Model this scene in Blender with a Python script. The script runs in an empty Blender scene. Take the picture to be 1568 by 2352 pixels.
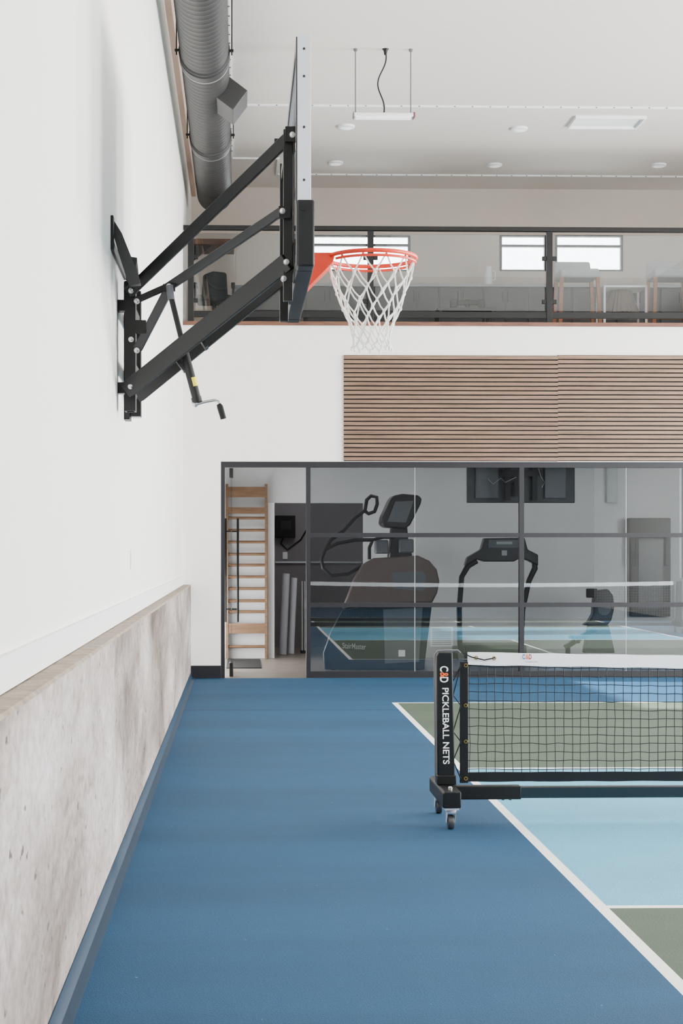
import bpy, math, random
from mathutils import Vector, Matrix
random.seed(7)
S = bpy.context.scene
COL = S.collection
W, H, F = 1568, 2352, 3600.0
YAW = math.radians(1.5)
SX = (232 - F*math.tan(YAW))/2352.0
SY = 88/2352.0
CAMZ = 1.5
ROT = Matrix.Rotation(-YAW, 3, 'Z') @ Matrix.Rotation(math.pi/2, 3, 'X')
cd = bpy.data.cameras.new('camera'); cam = bpy.data.objects.new('camera', cd); COL.objects.link(cam)
cam.location = (0, 0, CAMZ); cam.rotation_euler = ROT.to_euler()
cd.sensor_width = 36; cd.sensor_fit = 'AUTO'; cd.lens = F/2352*36; cd.shift_x = SX; cd.shift_y = SY
cd.clip_start = 0.05; cd.clip_end = 200
S.camera = cam

def at(px, py, Y):
    d = ROT @ Vector(((px-784+SX*2352)/F, (1176-py+SY*2352)/F, -1))
    t = Y/d.y
    return Vector((d.x*t, Y, CAMZ + d.z*t))

# ---------------------------------------------------------------- materials
def lin(c):
    r = []
    for v in c[:3]:
        v = v/255.0
        r.append(v/12.92 if v <= .04045 else ((v+.055)/1.055)**2.4)
    return (*r, 1)
def mat(name, rgb, rough=.5, metal=0, var=0.0, scale=8, bump=0.0, bscale=60, stretch=(1,1,1), spec=.5, emit=0):
    m = bpy.data.materials.new(name); m.use_nodes = True
    nt = m.node_tree; b = nt.nodes['Principled BSDF']
    c = lin(rgb)
    b.inputs['Base Color'].default_value = c
    b.inputs['Roughness'].default_value = rough; b.inputs['Metallic'].default_value = metal
    b.inputs['Specular IOR Level'].default_value = spec
    if emit:
        b.inputs['Emission Color'].default_value = c; b.inputs['Emission Strength'].default_value = emit
    tc = nt.nodes.new('ShaderNodeTexCoord'); mp = nt.nodes.new('ShaderNodeMapping')
    mp.inputs['Scale'].default_value = stretch
    nt.links.new(tc.outputs['Object'], mp.inputs['Vector'])
    n = nt.nodes.new('ShaderNodeTexNoise'); n.inputs['Scale'].default_value = scale; n.inputs['Detail'].default_value = 6
    nt.links.new(mp.outputs[0], n.inputs['Vector'])
    r = nt.nodes.new('ShaderNodeValToRGB')
    v = max(var, .015)
    r.color_ramp.elements[0].position = .3; r.color_ramp.elements[1].position = .7
    r.color_ramp.elements[0].color = tuple(max(0, x*(1-v)) for x in c[:3]) + (1,)
    r.color_ramp.elements[1].color = tuple(min(1, x*(1+v)) for x in c[:3]) + (1,)
    nt.links.new(n.outputs['Fac'], r.inputs[0]); nt.links.new(r.outputs[0], b.inputs['Base Color'])
    if bump:
        n2 = nt.nodes.new('ShaderNodeTexNoise'); n2.inputs['Scale'].default_value = bscale; n2.inputs['Detail'].default_value = 4
        nt.links.new(mp.outputs[0], n2.inputs['Vector'])
        bp = nt.nodes.new('ShaderNodeBump'); bp.inputs['Strength'].default_value = bump; bp.inputs['Distance'].default_value = .01
        nt.links.new(n2.outputs['Fac'], bp.inputs['Height']); nt.links.new(bp.outputs[0], b.inputs['Normal'])
    return m
def glassmat(name, tint, refl, rough=.0):
    m = bpy.data.materials.new(name); m.use_nodes = True
    nt = m.node_tree; nt.nodes.clear()
    o = nt.nodes.new('ShaderNodeOutputMaterial'); t = nt.nodes.new('ShaderNodeBsdfTransparent')
    g = nt.nodes.new('ShaderNodeBsdfGlossy'); mx = nt.nodes.new('ShaderNodeMixShader')
    t.inputs[0].default_value = (*tint, 1); g.inputs['Roughness'].default_value = rough
    lw = nt.nodes.new('ShaderNodeFresnel'); lw.inputs['IOR'].default_value = 1.45
    a = nt.nodes.new('ShaderNodeMath'); a.operation = 'ADD'; a.use_clamp = True; a.inputs[1].default_value = refl
    nt.links.new(lw.outputs[0], a.inputs[0]); nt.links.new(a.outputs[0], mx.inputs[0])
    nt.links.new(t.outputs[0], mx.inputs[1]); nt.links.new(g.outputs[0], mx.inputs[2]); nt.links.new(mx.outputs[0], o.inputs[0])
    return m
class NT:
    """layering of noises over a material's base colour"""
    def __init__(s, m):
        s.m = m; s.nt = m.node_tree; s.b = s.nt.nodes['Principled BSDF']; s.tc = s.nt.nodes.new('ShaderNodeTexCoord')
    def noise(s, scale, st, detail=8, rough=.6, dist=0):
        mp = s.nt.nodes.new('ShaderNodeMapping'); mp.inputs['Scale'].default_value = st
        s.nt.links.new(s.tc.outputs['Object'], mp.inputs['Vector'])
        n = s.nt.nodes.new('ShaderNodeTexNoise'); n.inputs['Scale'].default_value = scale; n.inputs['Detail'].default_value = detail
        n.inputs['Roughness'].default_value = rough; n.inputs['Distortion'].default_value = dist
        s.nt.links.new(mp.outputs[0], n.inputs['Vector']); return n.outputs['Fac']
    def ramp(s, n, *st):
        r = s.nt.nodes.new('ShaderNodeValToRGB'); e = r.color_ramp.elements
        while len(e) < len(st): e.new(.5)
        for i, (p, c) in enumerate(st): e[i].position = p; e[i].color = c
        s.nt.links.new(n, r.inputs[0]); return r.outputs[0]
    def height(s, z0, z1):
        sp = s.nt.nodes.new('ShaderNodeSeparateXYZ'); s.nt.links.new(s.tc.outputs['Object'], sp.inputs[0])
        mr = s.nt.nodes.new('ShaderNodeMapRange'); mr.inputs['From Min'].default_value = z0; mr.inputs['From Max'].default_value = z1
        s.nt.links.new(sp.outputs['Z'], mr.inputs['Value']); return mr.outputs[0]
    def math(s, op, a, b):
        n = s.nt.nodes.new('ShaderNodeMath'); n.operation = op; n.use_clamp = True
        for i, v in enumerate((a, b)):
            if isinstance(v, (int, float)): n.inputs[i].default_value = v
            else: s.nt.links.new(v, n.inputs[i])
        return n.outputs[0]
    def mix(s, a, b, fac=1, mode='MULTIPLY'):
        x = s.nt.nodes.new('ShaderNodeMixRGB'); x.blend_type = mode
        if isinstance(fac, (int, float)): x.inputs[0].default_value = fac
        else: s.nt.links.new(fac, x.inputs[0])
        s.nt.links.new(a, x.inputs[1]); s.nt.links.new(b, x.inputs[2]); return x.outputs[0]
    def out(s, c): s.nt.links.new(c, s.b.inputs['Base Color']); return s.m
WH = (1,1,1,1)
def concrete_mat():
    # the Y scales are low: blotches are long along the wall, soft and cloudy, with small pits
    k = NT(mat('cast_concrete', (176,170,166), .9, bump=.5, bscale=22, spec=.2))
    base = k.ramp(k.noise(1.3, (1,.30,.75), 10, .66, .5), (.32, lin((132,124,119))), (.46, lin((164,156,152))), (.58, lin((188,181,179))), (.7, lin((206,200,201))))
    patch = k.ramp(k.noise(.8, (1,.35,.9), 5, .5, .5), (.4, lin((200,194,190))), (.6, WH))
    stain = k.ramp(k.noise(2.6, (1,.28,.55), 8, .68, .8), (.53, WH), (.66, lin((170,160,152))))
    drip = k.ramp(k.noise(6, (1,.35,.22), 6, .6, .8), (.30, lin((166,156,148))), (.42, WH))
    fine = k.ramp(k.noise(26, (1,.5,.8), 6, .7), (.34, lin((198,192,188))), (.6, WH))
    pits = k.ramp(k.noise(26, (1,.4,.7), 3, .5), (.29, lin((98,88,82))), (.335, WH))
    top = k.math('MULTIPLY', k.height(.86, 1.12), k.ramp(k.noise(4, (1,.4,.5), 8, .7), (.35, (0,0,0,1)), (.7, (.85,.85,.85,1))))
    brown = k.ramp(k.noise(9, (1,.4,.8), 6), (.3, lin((164,150,136))), (.7, lin((205,194,182))))
    c = k.mix(base, patch, .8); c = k.mix(c, stain, .75); c = k.mix(c, drip, .5); c = k.mix(c, fine, .7); c = k.mix(c, pits, .75); c = k.mix(c, brown, top)
    return k.out(c)
def court_mat(name, rgb, amp=.12):
    k = NT(mat(name, rgb, .75, bump=.4, bscale=170, spec=.3))
    c = lin(rgb)
    lo = tuple(x*(1-amp) for x in c[:3])+(1,); hi = tuple(min(1, x*(1+amp)) for x in c[:3])+(1,)
    band = k.ramp(k.noise(1.1, (.12,1.1,1), 4, .5, .3), (.38, lo), (.62, hi))
    mott = k.ramp(k.noise(3.5, (1,1,1), 8, .7), (.3, (.84,.87,.9,1)), (.7, WH))
    grain = k.ramp(k.noise(110, (1,1,1), 3, .6), (.35, (.72,.75,.78,1)), (.65, WH))
    x = k.mix(k.mix(band, mott, .85), grain, .85)
    spk = k.ramp(k.noise(34, (1,1,1), 2, .5), (.765, (0,0,0,1)), (.785, (.4,.4,.4,1)))
    w = k.ramp(k.noise(3, (1,1,1), 1), (0, lin((150,172,184))), (1, lin((165,185,195))))
    return k.out(k.mix(x, w, spk, 'MIX'))
def wood_mat(name, c0, c1, stretch=(1,8,8), scale=4, rough=.5):
    k = NT(mat(name, c0, rough))
    return k.out(k.ramp(k.noise(scale, stretch, 8, .6, .6), (.3, lin(c0)), (.7, lin(c1))))

M = dict(
 white=mat('white_wall_paint', (237,234,229), .6, bump=.04, bscale=120),
 ceil=mat('ceiling_paint', (218,210,202), .7),
 loftw=mat('loft_wall_paint', (202,190,179), .7),
 rear=mat('rear_wall_paint', (62,62,65), .7),
 trimw=mat('white_trim_paint', (238,238,238), .45),
 blue=court_mat('blue_court_surface', (10,70,104), .12),
 cove=mat('blue_cove_base', (7,40,62), .6, spec=.3),
 green=court_mat('green_court_surface', (76,90,74), .06),
 sky=court_mat('light_blue_court_surface', (100,174,202), .04),
 line=mat('white_line_paint', (236,236,236), .7, bump=.2, bscale=180),
 conc=concrete_mat(),
 ledge=mat('rough_concrete_top', (140,128,114), .95, var=.3, scale=10, bump=.8, bscale=40),
 black=mat('black_powder_coat', (12,12,13), .45, bump=.05, bscale=200, spec=.35),
 frame=mat('charcoal_frame', (20,20,26), .5, spec=.35),
 steel=mat('steel_bolt', (200,200,200), .3, .9),
 alu=mat('brushed_aluminium', (208,212,220), .45, .3),
 gtube=mat('grey_tube', (104,106,110), .45, .3),
 rubber=mat('black_rubber', (13,13,15), .6, spec=.3),
 pad=mat('dark_pad_foam', (14,16,19), .5, spec=.3),
 teal=mat('dark_teal_beam', (12,26,34), .4),
 orange=mat('orange_rim_paint', (236,60,30), .4),
 cord=mat('white_net_cord', (244,242,236), .8),
 yellow=mat('yellow_sticker', (240,220,30), .5),
 duct=mat('dark_grey_duct', (42,41,41), .5, 0, var=.06, spec=.5),
 ductl=mat('bright_duct_seam', (160,160,160), .4, .3),
 tan=mat('tan_timber_ledger', (176,152,134), .7),
 walnut=wood_mat('walnut_nosing', (78,48,34), (114,74,54)),
 slat=wood_mat('walnut_slat', (86,63,47), (138,108,84), (1,1,30), 1.6),
 felt=mat('black_felt', (12,10,9), .95),
 oak=wood_mat('oak_rung', (88,62,40), (120,90,62)),
 stoolw=wood_mat('stool_wood', (134,80,52), (160,102,68)),
 grey=mat('grey_cabinet_paint', (50,52,55), .5),
 lgrey=mat('light_grey_fabric', (168,172,172), .85),
 chairg=mat('dark_green_upholstery', (20,32,30), .7),
 gymwall=mat('gym_wall_paint', (188,187,187), .65),
 gymfloor=mat('polished_floor', (122,112,102), .35, var=.2, scale=3),
 store=mat('store_wall_paint', (128,124,127), .7),
 dkgrey=mat('machine_dark_grey', (28,28,31), .35, spec=.5),
 brown=mat('machine_brown_grey', (92,78,74), .4),
 mgrey=mat('machine_mid_grey', (88,90,96), .4),
 screen=mat('dark_satin_screen', (16,17,19), .3),
 roll=mat('grey_roll_mat', (190,192,200), .7),
 red=mat('red_paint', (150,40,36), .45),
 brass=mat('brass_grommet', (150,126,70), .45, .7),
 vinyl=mat('white_vinyl_tape', (240,240,244), .6),
 twine=mat('black_net_twine', (9,10,12), .8),
 txtw=mat('white_lettering', (240,240,240), .6),
 txto=mat('orange_lettering', (236,98,40), .6),
 txtb=mat('blue_lettering', (40,90,170), .6),
 txtg=mat('grey_lettering', (140,140,140), .6),
 lamp=mat('lamp_diffuser', (240,240,240), .4, emit=.5),
 wheel=mat('grey_wheel', (60,62,66), .4),
 outside=mat('plain_black', (12,12,12), .6),
 pleat=mat('pleated_fabric', (110,96,90), .9),
 glass=glassmat('partition_glass', (.80,.82,.83), .085),
 dglass=glassmat('door_glass', (.92,.94,.95), .01),
 rglass=glassmat('railing_glass', (.84,.86,.87), .025),
 wglass=glassmat('window_glass', (.95,.97,.98), .0),
 bglass=glassmat('backboard_glass', (.30,.33,.36), .05),  # dark tint stands in for the dark reflection at grazing view
)

# ---------------------------------------------------------------- mesh helpers
import bmesh
def wloc(o):
    v = Vector((0,0,0))
    while o is not None:
        v += o.location; o = o.parent
    return v
def link_mesh(name, me, parent):
    o = bpy.data.objects.new(name, me); COL.objects.link(o)
    if parent is not None:
        off = wloc(parent); me.transform(Matrix.Translation(-off)); o.parent = parent
    return o
class MB:
    def __init__(s): s.v = []; s.f = []; s.m = []; s.cuts = []
    def add(s, vs, fs, mi=0):
        s.cuts.append((len(s.v), len(s.f)))
        n = len(s.v); s.v += [tuple(v) for v in vs]
        for f in fs: s.f.append(tuple(i+n for i in f)); s.m.append(mi)
        return s
    def box(s, x0, x1, y0, y1, z0, z1, mi=0):
        x0,x1 = min(x0,x1),max(x0,x1); y0,y1=min(y0,y1),max(y0,y1); z0,z1=min(z0,z1),max(z0,z1)
        v = [(x,y,z) for z in (z0,z1) for y in (y0,y1) for x in (x0,x1)]
        return s.add(v, [(0,2,3,1),(4,5,7,6),(0,1,5,4),(2,6,7,3),(0,4,6,2),(1,3,7,5)], mi)
    def pbox(s, px0, py0, px1, py1, Y0, Y1, mi=0):
        a = at(px0, py0, Y0); b = at(px1, py1, Y0)
        return s.box(a.x, b.x, Y0, Y1, a.z, b.z, mi)
    def bar(s, p, q, w, dep, mi=0, ref=(0,1,0)):
        p = Vector(p); q = Vector(q); d = (q-p).normalized(); r = Vector(ref)
        u = d.cross(r).normalized(); r = u.cross(d).normalized()
        v = []
        for c in (p, q):
            for a, b in ((-1,-1),(1,-1),(1,1),(-1,1)): v.append(c + u*a*w/2 + r*b*dep/2)
        return s.add(v, [(3,2,1,0),(4,5,6,7),(0,1,5,4),(1,2,6,5),(2,3,7,6),(3,0,4,7)], mi)
    def tube(s, pts, r, seg=10, closed=False, mi=0, cap=True):
        pts = [Vector(p) for p in pts]; n = len(pts)
        rs = r if isinstance(r, (list, tuple)) else [r]*n
        rings = []; up = None
        for i, p in enumerate(pts):
            if closed: t = pts[(i+1)%n]-pts[i-1]
            else: t = pts[min(i+1,n-1)]-pts[max(i-1,0)]
            t.normalize()
            if up is None:
                up = Vector((0,0,1)) if abs(t.z) < .9 else Vector((1,0,0))
            u = (up - t*up.dot(t))
            if u.length < 1e-5: u = t.orthogonal()
            u.normalize(); w = t.cross(u); up = u
            rings.append([p + (u*math.cos(a)+w*math.sin(a))*rs[i] for a in [2*math.pi*k/seg for k in range(seg)]])
        v = [x for rg in rings for x in rg]; f = []
        m = n if closed else n-1
        for i in range(m):
            j = (i+1)%n
            for k in range(seg):
                l = (k+1)%seg
                f.append((i*seg+k, i*seg+l, j*seg+l, j*seg+k))
        if cap and not closed:
            f.append(tuple(range(seg))[::-1]); f.append(tuple((n-1)*seg+k for k in range(seg)))
        return s.add(v, f, mi)
    def cyl(s, p, q, r, seg=16, mi=0): return s.tube([p, q], r, seg, mi=mi)
    def prism(s, pts, off, mi=0):
        pts = [Vector(p) for p in pts]; off = Vector(off); n = len(pts)
        v = pts + [p+off for p in pts]
        f = [tuple(range(n)), tuple(range(2*n-1, n-1, -1))]
        for i in range(n):
            j = (i+1)%n; f.append((j, i, i+n, j+n))
        return s.add(v, f, mi)
    def ppoly(s, pp, Y0, Y1, mi=0):
        return s.prism([at(a, b, Y0) for a, b in pp], (0, Y1-Y0, 0), mi)
    def lathe(s, c, prof, seg=24, axis='Z', mi=0):
        c = Vector(c); v = []
        for (r, h) in prof:
            for k in range(seg):
                a = 2*math.pi*k/seg
                if axis == 'Z': v.append(c+Vector((r*math.cos(a), r*math.sin(a), h)))
                elif axis == 'Y': v.append(c+Vector((r*math.cos(a), h, r*math.sin(a))))
                else: v.append(c+Vector((h, r*math.cos(a), r*math.sin(a))))
        f = []
        for i in range(len(prof)-1):
            for k in range(seg):
                l = (k+1)%seg
                f.append((i*seg+k, i*seg+l, (i+1)*seg+l, (i+1)*seg+k))
        f.append(tuple(range(seg))[::-1]); f.append(tuple((len(prof)-1)*seg+k for k in range(seg)))
        return s.add(v, f, mi)
    def build(s, name, m, parent=None, bev=0, smooth=True):
        me = bpy.data.meshes.new(name); me.from_pydata(s.v, [], s.f)
        for x in (m if isinstance(m, (list, tuple)) else [m]): me.materials.append(x)
        me.polygons.foreach_set('material_index', s.m)
        b = bmesh.new(); b.from_mesh(me); bmesh.ops.recalc_face_normals(b, faces=b.faces); b.to_mesh(me); b.free()
        if smooth:
            me.polygons.foreach_set('use_smooth', [True]*len(me.polygons)); me.set_sharp_from_angle(angle=math.radians(35))
        o = link_mesh(name, me, parent)
        if bev:
            md = o.modifiers.new('bevel', 'BEVEL'); md.width = bev; md.segments = 2; md.limit_method = 'ANGLE'
        return o
    def each(s, name, m, parent=None, bev=0):
        """every primitive of the builder becomes a part of its own"""
        r = []; cuts = s.cuts + [(len(s.v), len(s.f))]
        for (a, fa), (b, fb) in zip(cuts[:-1], cuts[1:]):
            q = MB(); q.add(s.v[a:b], [tuple(i-a for i in f) for f in s.f[fa:fb]]); q.m = s.m[fa:fb]
            r.append(q.build(name, m, parent, bev))
        return r
def tag(o, label, cat, group=None):
    o['label'] = label; o['category'] = cat
    if group: o['group'] = group
    return o
def thing(name, loc, label, cat, group=None):
    o = bpy.data.objects.new(name, None); o.empty_display_size = .1; COL.objects.link(o); o.location = loc
    return tag(o, label, cat, group)
def struct(mb, name, m, parent=None, **k):
    o = mb.build(name, m, parent, **k)
    if parent is None: o['kind'] = 'structure'
    return o
def text(body, name, m, parent, origin, xdir, ydir, height, width=None, bold=0.0):
    cu = bpy.data.curves.new(name, 'FONT'); cu.body = body; cu.size = 1; cu.offset = bold
    t = bpy.data.objects.new('temp', cu); COL.objects.link(t)
    bpy.context.view_layer.update()
    me = bpy.data.meshes.new_from_object(t.evaluated_get(bpy.context.evaluated_depsgraph_get()))
    bpy.data.objects.remove(t)
    xs = [v.co.x for v in me.vertices]; ys = [v.co.y for v in me.vertices]
    x0, y0 = min(xs), min(ys); sy = height/(max(ys)-y0); sx = sy if width is None else width/(max(xs)-x0)
    X = Vector(xdir); Yd = Vector(ydir); O = Vector(origin)
    for v in me.vertices: v.co = O + X*((v.co.x-x0)*sx) + Yd*((v.co.y-y0)*sy)
    me.materials.clear(); me.materials.append(m)
    return link_mesh(name, me, parent)
def wallxz(x0, x1, z0, z1, Y0, Y1, holes):
    mb = MB()
    xs = sorted(set([x0,x1]+[h[0] for h in holes]+[h[1] for h in holes]))
    zs = sorted(set([z0,z1]+[h[2] for h in holes]+[h[3] for h in holes]))
    for i in range(len(xs)-1):
        for j in range(len(zs)-1):
            cx=(xs[i]+xs[i+1])/2; cz=(zs[j]+zs[j+1])/2
            if any(h[0]<cx<h[1] and h[2]<cz<h[3] for h in holes): continue
            mb.box(xs[i],xs[i+1],Y0,Y1,zs[j],zs[j+1])
    return mb
def wallyz(y0, y1, z0, z1, X0, X1, holes):
    mb = MB()
    xs = sorted(set([y0,y1]+[h[0] for h in holes]+[h[1] for h in holes]))
    zs = sorted(set([z0,z1]+[h[2] for h in holes]+[h[3] for h in holes]))
    for i in range(len(xs)-1):
        for j in range(len(zs)-1):
            cx=(xs[i]+xs[i+1])/2; cz=(zs[j]+zs[j+1])/2
            if any(h[0]<cx<h[1] and h[2]<cz<h[3] for h in holes): continue
            mb.box(X0,X1,xs[i],xs[i+1],zs[j],zs[j+1])
    return mb

# ---------------------------------------------------------------- room constants
YB = 18.4; YL = 21.6; YG = 21.8; XR = 9.5; YR = -5.0
XC = -.58; XW = -.675; ZC = 6.5; ZL = 4.18; ZLED = 1.098

# floor with painted court
fl = MB()
xs = [XC, 1.49, 1.543, 7.537, 7.59, XR]
ys = [YR, 1.9, 1.95, 6.53, 6.58, 10.72, 10.77, 15.36, 15.41, YB]
for i in range(len(xs)-1):
    for j in range(len(ys)-1):
        mi = 0
        if 1 <= i <= 3 and 1 <= j <= 7:
            if i in (1,3) or j in (1,3,5,7): mi = 3
            elif j == 4: mi = 2
            else: mi = 1
        if i == 2 and j in (2,6):
            cx = 4.54
            for a, b, k in ((xs[2], cx-.025, 1), (cx-.025, cx+.025, 3), (cx+.025, xs[3], 1)):
                fl.box(a, b, ys[j], ys[j+1], -.05, 0, k)
        else: fl.box(xs[i], xs[i+1], ys[j], ys[j+1], -.05, 0, mi)
struct(fl, 'floor', [M['blue'], M['green'], M['sky'], M['line']], smooth=False)
struct(MB().box(XC+.06, 1.49, 14.72, 14.735, 0, .0008), 'trim_1', M['cove'])
struct(MB().box(XW, XR, YB, 24.6, -.05, 0), 'floor', M['gymfloor'])
# concrete stem wall, slightly worn top edge
cm = MB(); N = 300
prof = []
for i in range(N+1):
    y = YR + (YB-YR)*i/N
    e = random.uniform(-.003, .002); g = random.uniform(-.002, .002)
    prof.append([(XC, y, 0), (XC, y, .35), (XC, y, .75), (XC+g*.3, y, ZLED-.010+e), (XC-.008+g, y, ZLED+g*.6), (XC-.05, y, ZLED+random.uniform(-.002,.002)), (-.9, y, ZLED), (-.9, y, 0)])
vv = [p for r in prof for p in r]
for i in range(N):
    for k in range(8):
        l = (k+1)%8; cm.m.append(1 if k in (3,4,5) else 0)
        cm.f.append((i*8+k, i*8+l, (i+1)*8+l, (i+1)*8+k))
cm.v = vv; cm.f.append(tuple(range(8))); cm.m.append(0); cm.f.append(tuple(N*8+k for k in range(8))); cm.m.append(0)
struct(cm, 'wall_left', [M['conc'], M['ledge']])
cv = MB().prism([(XC, YR, 0), (XC+.05, YR, 0), (XC+.05, YR, .003), (XC+.018, YR, .012), (XC+.006, YR, .03), (XC+.004, YR, .075), (XC, YR, .075)], (0, YB-YR, 0))
struct(cv, 'baseboard_left', M['cove'])
struct(MB().box(XW-.25, XW, YR, 24.6, ZLED, ZC), 'wall_left', M['white'])
struct(MB().box(XW, XW+.014, YR, YB, ZLED+.003, 1.2).box(XW, XW+.018, YR, YB, 1.2, 1.206), 'baseboard_left', M['trimw'])
# back wall
xo = at(507,1060,YB).x; zo = at(507,1060,YB).z
struct(wallxz(XW, XR, 0, ZL-.04, YB, YB+.16, [(xo, 8.6, 0, zo)]), 'wall_back', M['white'])
struct(MB().box(XC, xo, YB-.015, YB, 0, .148), 'baseboard_back', M['frame'])
# ceiling, rear and right walls
struct(MB().box(XW-.25, XR+.2, YR-.2, YL+.3, ZC, ZC+.1), 'ceiling', M['ceil'])
struct(MB().box(XW-.25, XR, YR-.2, YR, 0, ZC), 'wall_rear', M['rear'])
rh = [(3.2,7.2,.9,4.4),(8.6,12.6,.9,4.4),(14.0,17.2,.9,4.4)]
struct(wallyz(YR, 24.6, 0, ZC, XR, XR+.2, rh), 'wall_right', M['white'])
for i, h in enumerate(rh):
    w = MB()
    w.box(XR+.05,XR+.12,h[0],h[0]+.06,h[2],h[3]).box(XR+.05,XR+.12,h[1]-.06,h[1],h[2],h[3]).box(XR+.05,XR+.12,h[0],h[1],h[2],h[2]+.06).box(XR+.05,XR+.12,h[0],h[1],h[3]-.06,h[3]).box(XR+.05,XR+.12,(h[0]+h[1])/2-.03,(h[0]+h[1])/2+.03,h[2],h[3])
    struct(w, 'window_%d' % (i+4), M['frame'])
# timber ledger + ceiling strips
struct(MB().box(XW, XW+.06, YR, YL, 6.37, ZC), 'trim_2', M['tan'])
def dotted(segs, dots, name):
    st = MB()
    for b in segs: st.box(*b)
    for b in dots: st.box(*b, mi=1)
    struct(st, name, [M['trimw'], M['mgrey']])
dotted([(-.115, -.10, 10, 19.9, ZC-.02, ZC)], [(-.12, -.098, 12+.26*i, 12.02+.26*i, ZC-.026, ZC-.02) for i in range(30)], 'trim_3')
dotted([(-.10, XR, 17.56, 17.59, ZC-.018, ZC)], [(.2*i, .014+.2*i, 17.553, 17.56, ZC-.018, ZC-.008) for i in range(47)], 'trim_4')
dotted([(.5, XR, 20.78, 20.81, ZC-.018, ZC), (.47, .5, 20.0, 20.81, ZC-.018, ZC), (-.10, .5, 19.95, 19.98, ZC-.018, ZC)], [(.6+.2*i, .614+.2*i, 20.773, 20.78, ZC-.018, ZC-.008) for i in range(44)], 'trim_5')
# loft floor, nosing, back wall with windows
struct(MB().box(XW, XR, YB+.16, YL+.1, ZL-.25, ZL-.002), 'floor', M['gymfloor'])
struct(MB().box(XW, XR, YB-.03, YB+.2, ZL-.04, ZL+.005), 'trim_6', M['walnut'])
wins = [(716,540,942,623),(1147,540,1255,623),(1274,540,1430,623)]
hl = []
for a in wins:
    p = at(a[0],a[1],YL); q = at(a[2],a[3],YL); hl.append((p.x,q.x,q.z,p.z))
struct(wallxz(XW, XR, ZL, ZC, YL, YL+.15, hl), 'wall_loft', M['loftw'])
for i, h in enumerate(hl):
    w = MB(); t=.032; y0=YL-.01; y1=YL+.06
    w.box(h[0],h[0]+t,y0,y1,h[2],h[3]).box(h[1]-t,h[1],y0,y1,h[2],h[3]).box(h[0]+t,h[1]-t,y0,y1,h[2],h[2]+.02).box(h[0]+t,h[1]-t,y0,y1,h[3]-t*.7,h[3])
    zb_ = at(0,556,YL).z; w.box(h[0]+t,h[1]-t,y0,y1,zb_-.03,zb_)
    if i == 0:
        c=at(850,560,YL).x; w.box(c-.03,c+.03,y0,y1,h[2],h[3])
    o = struct(w, 'window_%d' % (i+1), M['frame'])
    MB().box(h[0]+.01,h[1]-.01,YL+.065,YL+.075,h[2]+.01,h[3]-.01).build('pane', M['wglass'], o)

# ---------------------------------------------------------------- glass partition
gp = thing('glass_partition', (at(1040,1557,YB).x, YB+.05, 0), 'black framed glass partition across the home gym with open doorway', 'partition')
y0, y1 = YB+.01, YB+.09
gf = MB()
xr = 8.6; z = lambda py: at(700, py, YB).z; xx = lambda px: at(px, 1200, YB).x
gf.box(xo, xr, y0, y1, z(1073), zo).box(xo, xx(516), y0, y1, 0, z(1073)).box(xx(703), xx(713), y0, y1, 0, z(1073)).box(xx(713), xr, y0, y1, 0, z(1543))
bars = [xx(1193)]; step = xx(1193)-xx(708)
while bars[-1]+step < xr: bars.append(bars[-1]+step)
for b in bars: gf.box(b, b+.055, y0, y1, z(1543), z(1073))
for py in (1224, 1385): gf.box(xx(713), xr, y0+.003, y1-.003, z(py+10), z(py))
gf.build('frame', M['frame'], gp)
ed = [xx(713)] + bars + [xr]
for i in range(len(ed)-1):
    a, b = ed[i]+(.055 if i else 0), ed[i+1]; m = (a+b)/2
    for (u, v) in ((a, m-.004), (m+.004, b)):
        MB().box(u, v, YB+.046, YB+.054, z(1543), z(1073)).build('glass_pane', M['glass'], gp)
    MB().box(m-.003, m+.003, YB+.045, YB+.055, z(1543), z(1073)).build('silicone_joint', M['lgrey'], gp)
# open glass door
dx = xx(531)
dr = thing('door_1', (dx, YB+.1, 0), 'open frameless glass door with tall black pull handles', 'door'); dr['kind'] = 'structure'
MB().box(dx-.006, dx+.006, YB+.1, YB+1.0, .012, 2.44).build('pane', M['dglass'], dr)
MB().box(dx-.022, dx+.022, YB+.095, YB+.3, .01, .17).box(dx-.022, dx+.022, YB+.095, YB+.3, 2.36, 2.47).each('hinge_fitting', M['black'], dr, bev=.004)
for s in (-1, 1):
    h = MB(); xa = dx+s*.075; ya = YB+.85; zt = at(0,1190,19.2).z; zb = at(0,1430,19.2).z
    h.tube([(xa, ya, zb), (xa, ya, zt)], .014)
    for q in (zb+.16, zt-.16): h.tube([(dx+s*.006, ya, q), (xa, ya, q)], .009)
    h.build('door_handle', M['black'], dr)

# ---------------------------------------------------------------- slatted wood panels
def slat_panel(px0, px1, label, zt0=816, zb0=1060):
    a = at(px0, zt0, YB); b = at(px1, zb0, YB)
    t = thing('slat_wall_panel', (a.x, YB, b.z), label, 'wall panel', 'slatted walnut panels above the glass partition')
    MB().box(a.x, b.x-.0005, YB-.012, YB-.0005, b.z, a.z).build('backing', M['felt'], t)
    s = MB(); n = 24; pitch = (a.z-b.z)/n
    for i in range(n):
        s.box(a.x, b.x-.001, YB-.032, YB-.012, b.z+pitch*(i+.14), b.z+pitch*(i+.86))
    s.build('slats', M['slat'], t)
slat_panel(789, 1280, 'horizontally slatted walnut panel with the visible left end, above the glass partition')
slat_panel(1280, 1771, 'horizontally slatted walnut panel running out of frame on the right above the partition')

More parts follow.
